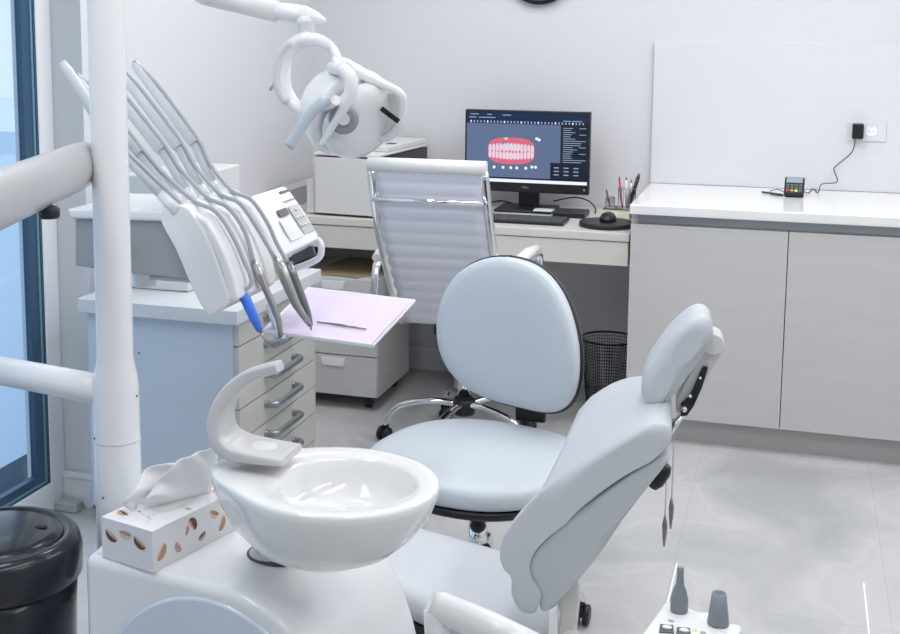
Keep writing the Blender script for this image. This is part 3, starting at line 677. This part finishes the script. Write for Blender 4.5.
# pole
PC = V((-1.222, 2.045, 0))
MB().lathe([(.0445, .52), (.0445, .72), (.044, .925), (.041, .95), (.036, .975), (.0345, .99), (.0345, 2.05), (.03, 2.06)], PC, n=40).build('pole', M_white, t)
MB().lathe([(.0452, .822), (.0452, .825)], PC, n=40).build('pole_joint', M_offw, t)
bx((PC.x-.03, PC.y-.03, .54), (-1.15, PC.y+.03, .60), 'pole_bracket', M_unit, t, .004)
for u, v in ((119, 6), (123, 354), (127, 395), (98, 438), (105, 497)):
    D0 = 2.395; p = pd(u, v, D0); dd = p-PC; dd.z = 0; r_ = .035 if p.z > 1 else .0448
    q = PC+dd.normalized()*r_; q.z = p.z; MB().ell(q, (.0022, .0022, .0022), 8, 6).build('screw', M_dgrey, t)
# lower white arm to the left
a0 = V((PC.x, PC.y, .915)); a1 = pd(-40, 363, 2.5)
MB().tube([a0, a0.lerp(a1, .2), a1], [.030, .029, .028], 20).build('support_arm', M_white, t)
# upper grey arm toward the camera
a0 = V((PC.x-.060, PC.y+.012, py(100, 165, PC.y).z)); a1 = pd(-60, 224, 1.62)
MB().tube([a0, a0.lerp(a1, .1), a0.lerp(a1, .9), a1], [.026, .028, .028, .026], 28, 1.62, up=(0, 0, 1)).build('swing_arm', M_armgrey, t)
kb = pd(49, 211, 2.08)
MB().lathe([(.016, 0), (.018, .004), (.018, .016), (.014, .02)], kb-UP*.012, (0, 0, 1), 20).build('arm_knob', M_black, t)
# ---------------------------------------------------------------- operating light
t = thing('operating_light', 'white overhead dental operating light with ring yoke on an arm', 'operating light', (-.95, 2.4, 1.5))
LY = 2.445
def lp(u, v, off=0): return py(u, v, LY+off)
zt_ = 1.765
top = V((PC.x, PC.y, 1.80))
MB().lathe([(.047, 1.73), (.05, 1.74), (.05, 1.85), (.046, 1.86)], PC, n=32).build('pole_collar', M_white, t)
e0 = lp(205, -4); e1 = lp(278, 12)
MB().tube([top, top.lerp(e0, .5)+UP*.0, e0, e1], [.030, .026, .020, .022], 18).build('upper_arm', M_white, t)
MB().tube([lp(268, 10), lp(285, 12), lp(305, 15), lp(318, 19), lp(326, 21)], [.018, .024, .024, .016, .004], 18, .8).build('arm_end', M_white, t)
MB().lathe([(.017, 0), (.019, .004), (.019, .03), (.024, .034), (.024, .05)], lp(307, 40)-UP*.0, UP, 24).build('neck', M_white, t)
# yoke: broad hoop on the left, thin horn on the right
yk = [(339, 67), (336, 55), (327, 44), (313, 39), (299, 42), (287, 54), (283, 74), (286, 92), (296, 106), (311, 117)]
P = spline([lp(u, v, -.03+.05*(i < 3)) for i, (u, v) in enumerate(yk)], 6); n = len(P)
MB().tube(P, [.008+.005*min(1, k/20) if k < 20 else .0155-.004*max(0, (k-40)/14) for k in range(n)], 18, 1.3, up=(0, 1, 0)).build('yoke', M_white, t)
gy = P[24:48]
MB().tube([p+V((-.006, -.010, .001)) for p in gy], [.004]+[.0115]*22+[.004], 14, 1.3, up=(0, 1, 0)).build('yoke_cover', M_offw, t)
MB().tube([lp(276, 82, -.03), lp(270, 90, -.03)], .004, 8).build('yoke_lever', M_grey, t)
# lamp head: dome facing lower right
hc = lp(350, 112); fdir = V((.80, -.42, -.42)).normalized(); hx = fdir.cross(UP).normalized(); hy = hx.cross(fdir).normalized()
hc = lp(343, 108)
MB().loft([[hc+fdir*d+hx*(.105*k*math.cos(a))+hy*(.098*k*math.sin(a)) for a in (2*PI*j/40 for j in range(40))] for k, d in ((.05, -.085), (.35, -.078), (.62, -.060), (.84, -.03), (.97, .0), (1, .02), (.98, .034), (.90, .038))]).build('head_shell', M_white, t)
hc2 = hc+fdir*.055
MB().loft([[hc2+fdir*d+hx*(.092*k*math.cos(a))+hy*(.085*k*math.sin(a)) for a in (2*PI*j/40 for j in range(40))] for k, d in ((.9, -.018), (1, -.006), (1, .008), (.94, .02), (.7, .028), (.35, .03), (.05, .031))]).build('reflector_disc', M_glow, t)
MB().lathe([(.030, 0), (.030, .008), (.022, .012)], lp(344, 119, -.105), V((.25, -1, -.1)), 28).build('pivot_cap', mat('pivot_grey', (.30, .32, .34), .4), t)
MB().lathe([(.012, 0), (.012, .006)], lp(344, 119, -.119), V((.25, -1, -.1)), 20).build('pivot_screw', M_offw, t)
# visor frame: ring loop in a plane roughly facing the camera
vf = [(333, 66), (346, 66), (372, 79), (398, 92), (403, 104), (400, 124), (390, 136), (376, 140)]
P = spline([lp(u, v, -.06+.012*i) for i, (u, v) in enumerate(vf)], 6)
MB().tube(P, [.019-.010*min(1, k/16) for k in range(len(P))], 12, 1.0).build('visor_frame', M_white, t)
vb = [(341, 68), (349, 76), (351, 88), (347, 102), (339, 117), (329, 132), (320, 146)]
P = spline([lp(u, v, -.115) for u, v in vb], 5)
MB().tube(P, [.014-.010*(k/(len(P)-1))**2 for k in range(len(P))], 14, 1.5, up=(0, 1, 0)).build('side_blade', M_white, t)
MB().tube([lp(333, 68, -.05), lp(345, 69, -.115)], [.014, .015], 14).build('blade_bridge', M_white, t)
sh = [(362, 82), (395, 95), (399, 106), (396, 122), (386, 133), (374, 136), (366, 110)]
MB().prism([lp(u, v, -.02+.008*i) for i, (u, v) in enumerate(sh)], V((.004, .004, 0))).build('clear_shield', M_glow, t)
for u, v in ((386, 112), (394, 118)): 
    MB().obox(lp(u, v, -.03), V((.010, .0, -.007)), V((0, .002, 0)), V((.003, 0, .004))).build('shield_latch', M_black, t)
hb = [(334, 99), (322, 103), (310, 114), (299, 130), (289, 147)]
MB().tube(spline([lp(u, v, -.15) for u, v in hb], 5), [.008]*4+[.012]*12+[.011]*5, 14, .6, up=(0, 1, 0)).build('handle', M_lamp2, t)
hb2 = [(330, 112), (318, 122), (313, 138), (316, 150), (324, 148), (329, 132)]
MB().prism([lp(u, v, -.05) for u, v in sm_poly(hb2, 4)], V((.004, .012, 0))).build('handle', M_bar, t, .003)
MB().tube([lp(336, 100, -.15), hc+V((-.02, -.08, 0))], .010, 12).build('handle_boss', M_white, t)
# ---------------------------------------------------------------- delivery unit
t = thing('delivery_unit', 'white over-the-patient instrument delivery unit with hoses and control panel', 'delivery unit', (-1.3, 2.6, 1.0))
Y0, Y1 = 2.42, 2.70
def q(u, v, y=Y0): return py(u, v, y)
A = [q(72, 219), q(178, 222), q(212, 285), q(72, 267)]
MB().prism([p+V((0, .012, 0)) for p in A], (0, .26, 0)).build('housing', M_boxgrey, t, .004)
A = [q(66, 209), q(165, 211), q(172, 222), q(70, 219)]
MB().prism(A, (0, .28, 0)).build('top_cover', M_white, t, .006)
# curved console: side profile swept along y
oc = sm_poly([(160, 213), (168, 205), (184, 206), (196, 219), (208, 240), (218, 265), (226, 288), (229, 300), (222, 309), (210, 316), (204, 311), (190, 285), (175, 250), (162, 226)], 4)
body = [q(u, v) for u, v in oc]
mb = MB(); mb.loft([body, [p+V((0, Y1-Y0, 0)) for p in body]]); mb.build('console', M_white, t, .006, 3, ang=50)
# front bulge with the instrument rests
of = [(184, 209), (206, 222), (222, 250), (233, 278), (238, 300), (229, 303), (219, 268), (205, 238)]
for k in range(5):
    y0 = Y0+.004+k*.055; pl = [q(u, v)+V((0, y0-Y0, 0)) for u, v in of]
    MB().prism(pl, (0, .049, 0)).build('instrument_rest', M_white, t, .007, 3)
# hub post and arm below
hp = q(145, 276, 2.56)
MB().lathe([(.024, -.022), (.026, -.018), (.026, .0), (.030, .004), (.030, .012), (.02, .03)], hp, n=28).build('hub_post', M_white, t)
ha = V((PC.x, PC.y, q(120, 243).z)); MB().tube([ha, V((PC.x*1.2, PC.y*1.2, ha.z-.02))], .025, 16).build('carrier_arm', M_white, t)
bx((hp.x+.02, hp.y-.02, hp.z-.004), (hp.x+.14, hp.y+.02, hp.z+.006), 'brake_bar', M_offw, t, .003)
# whips
tips = [((77, 76), 0), ((97, 70), 1), ((116, 66), 2), ((134, 63), 3)]
def xy(u, v, y): return py(u, v, y)
ends = [(139, 154), (161, 150), (178, 147), (194, 143)]
yw = [Y0+d for d in (.012, .045, .108, .172, .235)]
whip = []
for k in range(5):
    y = yw[k]
    tu, tv = [(62, 62), (77, 76), (97, 70), (116, 66), (134, 63)][k]
    eu, ev = [(118, 150), (139, 154), (161, 150), (178, 147), (194, 143)][k]
    tpnt, ep, bp_ = py(tu, tv, y), py(eu, ev, y), q(168, 204)+V((0, y-Y0, 0))
    d = MB().tube([tpnt, tpnt.lerp(ep, .1), ep], [.009, .013, .0155], 12, .62, up=(0, 1, 0)).build('whip_arm', M_bar, t)
    MB().tube([ep, ep.lerp(bp_, .5), bp_], [.010, .011, .014], 12, .7, up=(0, 1, 0)).build('whip_joint', M_joint, t)
    MB().tube([bp_+(ep-bp_)*.18, bp_+(bp_-ep)*.15], [.013, .017], 12).build('whip_socket', M_white, t)
    whip.append((tpnt, ep, bp_))
# keypad panel at the far end
ka = [(250, 205), (262, 198), (290, 187), (298, 190), (310, 206), (318, 222), (320, 238), (312, 244), (284, 258), (276, 240), (262, 222)]
yk_ = 2.86
kp = [py(u, v, yk_) for u, v in ka]
# panel plane: origin and axes
K0 = py(250, 196, 2.72); K1 = py(287, 186, 2.86); K2 = py(283, 256, 2.70); K3 = py(321, 238, 2.83)
ku = (K1-K0); kv = (K2-K0); kn = ku.cross(kv).normalized(); kn = kn if kn.z > 0 else -kn
def kpnt(a, b, h=0): return K0+ku*a+(K2-K0)*b*(1-a)+(K3-K1)*b*a+kn*h
mb = MB()
ol = [(0, .05), (.05, 0), (.93, -.02), (1, .05), (1.03, .5), (1, .93), (.93, 1.0), (.05, 1.0), (0, .93)]
mb.loft([[kpnt(a, b, h) for a, b in ol] for h in (-.055, 0)], sm=False); mb.build('control_panel', M_white, t, .01, 3)
def kq(a, b, wa, wb, M, name, h=.0025, th=.003):
    c0 = [kpnt(a, b, h), kpnt(a+wa, b, h), kpnt(a+wa, b+wb, h), kpnt(a, b+wb, h)]
    return MB().prism([p-kn*th for p in c0], kn*th).build(name, M, t)
kq(.40, .34, .24, .11, M_dgrey, 'panel_display'); kq(.72, .06, .24, .04, M_dgrey, 'vent_slot'); kq(.33, .50, .30, .36, M_tray, 'key_overlay')
kq(.70, .34, .26, .50, M_grey, 'keypad')
for a in (.75, .83, .91):
    for b in (.42, .56, .70):
        if (a, b) in ((.75, .42), (.91, .42)): continue
        MB().ell(kpnt(a, b, .004), (.0045, .0045, .003), 10, 6).build('button', M_tray, t)
for k in range(4): MB().ell(kpnt(.70+.08*k, .24, .002), (.004, .004, .002), 10, 6).build('button', M_grey, t)
# handle loop below the panel
hl = [(286, 256), (300, 246), (318, 240), (321, 254), (312, 262), (290, 270), (284, 268)]
MB().tube(spline([py(u, v, 2.84) for u, v in hl]+[py(283, 258, 2.84)], 4), .0085, 12).build('grip_handle', M_white, t)
MB().prism([py(u, v, 2.86) for u, v in ((288, 256), (312, 246), (315, 255), (292, 265))], (0, .01, 0)).build('grip_plate', M_dgrey, t)
# tray support under the tray
tz = .90
TA = pz(374, 346, tz); TB = pz(416, 301, tz); TC = pz(308, 288, tz); TD_ = pz(262, 331, tz)
tc_ = (TA+TB+TC+TD_)/4
MB().tube([V((-1.17, 2.66, tz+.06)), V((-1.15, 2.66, tz-.018)), V((tc_.x-.02, tc_.y, tz-.018))], .014, 14, .6, up=(0, 0, 1)).build('tray_support', M_white, t)
# tray (liftable)
tr = thing('instrument_tray', 'white rectangular instrument tray beside the delivery unit', 'tray', tc_)
Q = [TA, TB, TC, TD_]
mb = MB(); rings = []
for k, z in ((1.0, .004), (.96, -.006), (.9, -.006)): pass
R_ = [[tc_+(p-tc_)*k+UP*z for p in Q] for k, z in ((.93, -.008), (.985, -.006), (1.0, .0), (1.0, .004), (.975, .004), (.955, -.002), (.5, -.003), (.02, -.003))]
mb.loft(R_, sm=False).build('tray_body', M_tray, tr, .003)
o = MB().prism([tc_+(p-tc_)*.94+UP*.0 for p in Q], (0, 0, .0012)).build('tray_liner', M_lilac); tag(o, 'lilac paper liner spread in the white instrument tray', 'tray paper')
o = MB().tube([pz(317, 322, tz+.006), pz(340, 325, tz+.006), pz(366, 329, tz+.006)], [.002, .0032, .002], 8).build('dental_probe', M_steeld); tag(o, 'thin metal probe lying on the lilac tray paper', 'dental instrument')
# instruments hanging over the front
HP = [(184, 203), (206, 214), (223, 238), (234, 262), (243, 286)]
def instr(name, label, k, hose, pts, rad, M, Mt, tip=None, group=None):
    y = yw[k]; tpnt, ep, bp_ = whip[k]
    i = thing(name, label, 'handpiece', (0, 0, 0), group)
    top_ = [tpnt+UP*.004, tpnt.lerp(ep, .33)+V((.008, 0, .014)), ep+V((.008, 0, .014)), ep.lerp(bp_, .5)+V((.010, 0, .014))]
    P = spline(top_+[q(u, v)+V((.0, y-Y0, 0)) for u, v in HP[:hose]]+[pts[0]], 6)
    MB().tube(P, .0052, 10).build('hose', M_hose, i)
    MB().tube(spline(pts, 5), rad if not isinstance(rad, float) else rad, 14).build('body', M, i) if isinstance(rad, float) else MB().tube(pts, rad, 16).build('body', M, i)
    if tip: MB().tube(tip[0], tip[1], 10).build('tip', Mt, i)
XO = .03
def ip(k, u, v, dy=0): return py(u, v, yw[k]+dy)
instr('air_water_syringe', 'bright blue handled syringe hanging at the near end of the delivery unit', 1, 5, [ip(1, 240, 292), ip(1, 246, 300), ip(1, 254, 318), ip(1, 260, 331)], [.011, .012, .011, .007], M_blue, M_steel, ([ip(1, 260, 331), ip(1, 266, 342)], [.003, .0025]))
instr('scaler_handpiece', 'slim steel handpiece with angled head right of the blue syringe', 2, 3, [ip(2, 254, 263), ip(2, 260, 276), ip(2, 266, 290), ip(2, 274, 308), ip(2, 279, 322), ip(2, 281, 338)], [.009, .010, .008, .0085, .007, .0055], M_steel, M_handle, ([ip(2, 272, 344), ip(2, 281, 340), ip(2, 287, 337)], [.008, .009, .006]))
instr('turbine_handpiece', 'thick steel handpiece with curved neck, left of the darkest one', 3, 3, [ip(3, 275, 258), ip(3, 281, 268), ip(3, 289, 288), ip(3, 296, 304), ip(3, 303, 315), ip(3, 309, 324)], [.006, .014, .012, .010, .008, .006], M_steel, M_steeld, ([ip(3, 309, 324), ip(3, 312, 326)], [.006, .005]))
instr('micromotor_handpiece', 'dark steel straight handpiece, nearest the control panel', 4, 4, [ip(4, 288, 263), ip(4, 292, 274), ip(4, 301, 296), ip(4, 308, 314), ip(4, 311, 324)], [.011, .012, .0105, .008, .005], M_steeld, M_steeld, ([ip(4, 311, 324), ip(4, 311, 330)], [.003, .002]))
tpnt, ep, bp_ = whip[0]
MB().tube(spline([tpnt, tpnt.lerp(ep, .5)+V((.01, 0, -.004)), ep+V((.010, 0, .01)), bp_+V((.015, 0, .01)), bp_+V((.04, 0, -.02))], 6), .005, 10).build('spare_hose', M_hose, t)
# ---------------------------------------------------------------- tissue box
t = thing('tissue_box', 'white printed tissue box standing on the dental unit body', 'tissue box', (-1.0, 1.9, .70))
a = pz(153, 573, .7005); b = pz(100, 556, .7005); ux = (b-a).normalized(); uy = V((-ux.y, ux.x, 0)); uy = uy if uy.y > 0 else -uy
BW, BLn, BH = .118, .235, .073
mb = MB(); mb.m(0); c = a+ux*BW/2+uy*BLn/2+UP*BH/2
mb.obox(c, ux*BW/2, uy*BLn/2, UP*BH/2)
def decal(o, X, Y, poly, mi): mb.m(mi); mb.f([mb.v(o+X*x+Y*y) for x, y in poly])
def ellp(cx, cy, rx, ry, n=14, rot=0, a0=0, a1=2*PI):
    return [(cx+rx*math.cos(t_)*math.cos(rot)-ry*math.sin(t_)*math.sin(rot), cy+rx*math.cos(t_)*math.sin(rot)+ry*math.sin(t_)*math.cos(rot)) for t_ in (a0+(a1-a0)*j/n for j in range(n+1))]
fo = a-uy*.0004; fx = ux; fy = UP
def cupd(o, X, Y, cx, cy, s_, r_, c1, c2):
    decal(o, X, Y, ellp(cx, cy, .013*s_, .011*s_, 14, r_, PI, 2*PI), c1); decal(o, X, Y, ellp(cx, cy, .013*s_, .0035*s_, 14, r_), c2)
cupd(fo, fx, fy, .028, .048, 1.15, .5, 1, 3); cupd(fo, fx, fy, .062, .056, 1.1, 0, 3, 4); cupd(fo, fx, fy, .094, .046, 1.15, .5, 1, 3)
so = a-ux*.0004; sX = uy
for x_, y_, s_, r_, c1, c2 in ((.020, .030, 1.2, .9, 2, 3), (.065, .024, .9, -1.0, 4, 3), (.100, .050, 1.1, 2.2, 1, 4), (.125, .022, .8, .4, 4, 1), (.160, .052, 1, -.5, 3, 2), (.178, .026, 1.1, 1.1, 2, 3), (.212, .05, 1.0, .4, 2, 4), (.085, .045, .7, 1.4, 4, 3)): cupd(so, sX, UP, x_, y_, s_, r_, c1, c2)
to = a+UP*(BH+.0004)
for x_, y_, s_, r_ in ((.098, .035, 1.1, .3), (.015, .11, .5, 0), (.03, .20, .7, 1)): cupd(to, ux, uy, x_, y_, s_, r_, 2, 3)
for k in range(12): decal(to, ux, uy, ellp(.03+random.uniform(0, .055), .022+random.uniform(0, .035), .0035, .0007, 6, random.uniform(0, 3)), 5)
decal(to+UP*.0002, ux, uy, ellp(.059, .12, .028, .055, 24), 6)
mb.build('box', [M_card, M_brown, M_tan, M_cream2, M_pink, M_lcd, M_offw], t)
# tissue: crumpled sheet rising from the slot to a pulled-up corner at right
tips_ = pp(213, 445, a+uy*.12, uy)
g = []; nn = 18
for i in range(nn+1):
    s_ = i/nn; row = []
    for j in range(nn+1):
        w_ = j/nn
        pb_ = a+ux*(.085-.05*w_)+uy*(.05+.14*w_)+UP*(BH-.002)
        topl = a+ux*(.075-.09*w_)+uy*(.075+.09*w_)+UP*(BH+.035+.085*w_**.8)
        cr_ = .010*math.sin(9*w_+2.2*s_*3)*math.sin(PI*s_)*(1-.4*w_)+.004*math.sin(23*w_+11*s_)*s_
        row.append(pb_.lerp(topl, s_)+ux*cr_+uy*cr_*.4+UP*.006*math.sin(5*s_+7*w_)*s_)
    g.append(row)
MB().sheet(g).build('tissue', M_tissue, t, solid=.0012)
g = []
for i in range(nn+1):
    s_ = i/nn; row = []
    for j in range(nn+1):
        w_ = j/nn; pb_ = a+ux*(.095-.06*w_)+uy*(.05+.14*w_)+UP*(BH-.002); topl = a+ux*(.105-.06*w_)+uy*(.03+.16*w_)+UP*(BH+.022+.05*math.sin(PI*w_*.9))
        row.append(pb_.lerp(topl, s_)+ux*.010*math.sin(11*w_+4*s_)*s_+uy*.006*math.sin(13*s_+8*w_)*s_)
    g.append(row)
MB().sheet(g).build('tissue_fold', M_tissue, t, solid=.0012)
# ---------------------------------------------------------------- black bin
t = thing('trash_bin', 'round glossy black waste bin with swing lid at the lower left', 'bin', (-1.41, 1.94, 0))
bcn = V((-1.425, 1.94, 0))
MB().lathe([(.120, 0), (.128, .01), (.143, .50), (.146, .565)], bcn, n=56).build('body', M_bin, t)
MB().lathe([(.150, .560), (.156, .566), (.157, .615), (.152, .634), (.140, .644), (.128, .645), (.124, .638)], bcn, n=56).build('lid_rim', M_bin, t)
MB().loft([[bcn+V((.1225*k*math.cos(a_), .1225*k*math.sin(a_), z)) for a_ in (2*PI*j/48 for j in range(48))] for k, z in ((.99, .632), (1, .640), (.97, .645), (.8, .650), (.4, .655), (.02, .656))]).build('flap', M_bin, t)
MB().ell(pz(41, 526, .653), (.014, .010, .003), 16, 8).build('flap_dimple', M_black, t)
# ---------------------------------------------------------------- assistant holder at lower right
t = thing('assistant_holder', 'white assistant control holder with grey keypad at the bottom edge', 'instrument holder', pd(690, 630, 2.0))
ZA = .66
def ap(u, v, dz=0): return pz(u, v, ZA)+UP*dz
ol = [(664, 602), (670, 600), (700, 611), (716, 611), (728, 622), (741, 624), (742, 628), (730, 650), (700, 700), (640, 690), (630, 650)]
mb = MB(); mb.loft([[ap(u, v, -.03) for u, v in ol], [ap(u, v, 0) for u, v in ol]], sm=False); mb.build('panel', M_white, t, .006, 3)
sm_ = pz(672, 668, ZA)
MB().tube([V((sm_.x, sm_.y, ZA-.03)), V((sm_.x, sm_.y, .40)), V((-.32, 2.22, .40)), V((-.40, 2.34, .40))], .022, 14).build('support_arm', M_white, t)
for (u, v) in ((667, 629), (684, 632), (664, 642), (681, 645)):
    MB().prism([ap(u-7, v-4, .0), ap(u+6, v-3, .0), ap(u+7, v+5, .0), ap(u-8, v+4, .0)], UP*.002).build('button_frame', M_dgrey, t)
    MB().ell(ap(u, v, .003), (.0085, .006, .003), 12, 6).build('button', M_tray, t)
for u, v in ((671, 621), (703, 633)): MB().ell(ap(u, v, .001), (.005, .004, .002), 10, 6).build('button', M_grey, t)
MB().ell(ap(695, 631, .001), (.004, .004, .002), 10, 6).build('indicator_light', M_green, t)
o_ = ap(679, 611); 
sj = thing('saliva_ejector', 'slim grey bottle-shaped suction tip standing in the assistant holder', 'suction tip', o_)
MB().lathe([(.0135, .0), (.0145, .004), (.0145, .022), (.011, .036), (.0065, .048), (.0055, .062), (.0055, .076), (.004, .0765)], o_, n=24).build('body', M_noz, sj)
o_ = ap(718, 624)
sv = thing('suction_tube', 'wide grey tapered suction nozzle standing in the assistant holder', 'suction tip', o_)
MB().lathe([(.017, .0), (.0175, .003), (.0165, .01), (.0115, .052), (.0085, .052), (.0085, .035)], o_+UP*.001, n=28).build('body', M_noz, sv)
MB().lathe([(.0085, 0), (.0085, .001)], o_+UP*.0365, n=20).build('inlet', M_black, sv)
# ---------------------------------------------------------------- world and light
W = bpy.data.worlds.new('world'); SC.world = W; W.use_nodes = True; bg = W.node_tree.nodes['Background']
bg.inputs['Color'].default_value = (.60, .71, .84, 1); bg.inputs['Strength'].default_value = 1.12
def area(name, loc, rot, sx, sy, e_, col):
    L = bpy.data.lights.new(name, 'AREA'); L.shape = 'RECTANGLE'; L.size = sx; L.size_y = sy; L.energy = e_; L.color = col
    o = bpy.data.objects.new(name, L); COL.objects.link(o); o.location = loc; o.rotation_euler = rot; return o
for x in (-1.3, -.1, 1.1):
    area('ceiling_lamp', (x, 1.2, ZC-.05), (0, 0, 0), .3, 2.0, 8, (.97, .985, 1)); area('ceiling_lamp', (x, 3.9, ZC-.05), (0, 0, 0), .3, 1.9, 13, (.97, .985, 1))
vs = SC.view_settings; SC.display_settings.display_device = 'sRGB'; vs.view_transform = 'Standard'; vs.look = 'None'; vs.gamma = 1; vs.use_curve_mapping = False; vs.exposure = .42
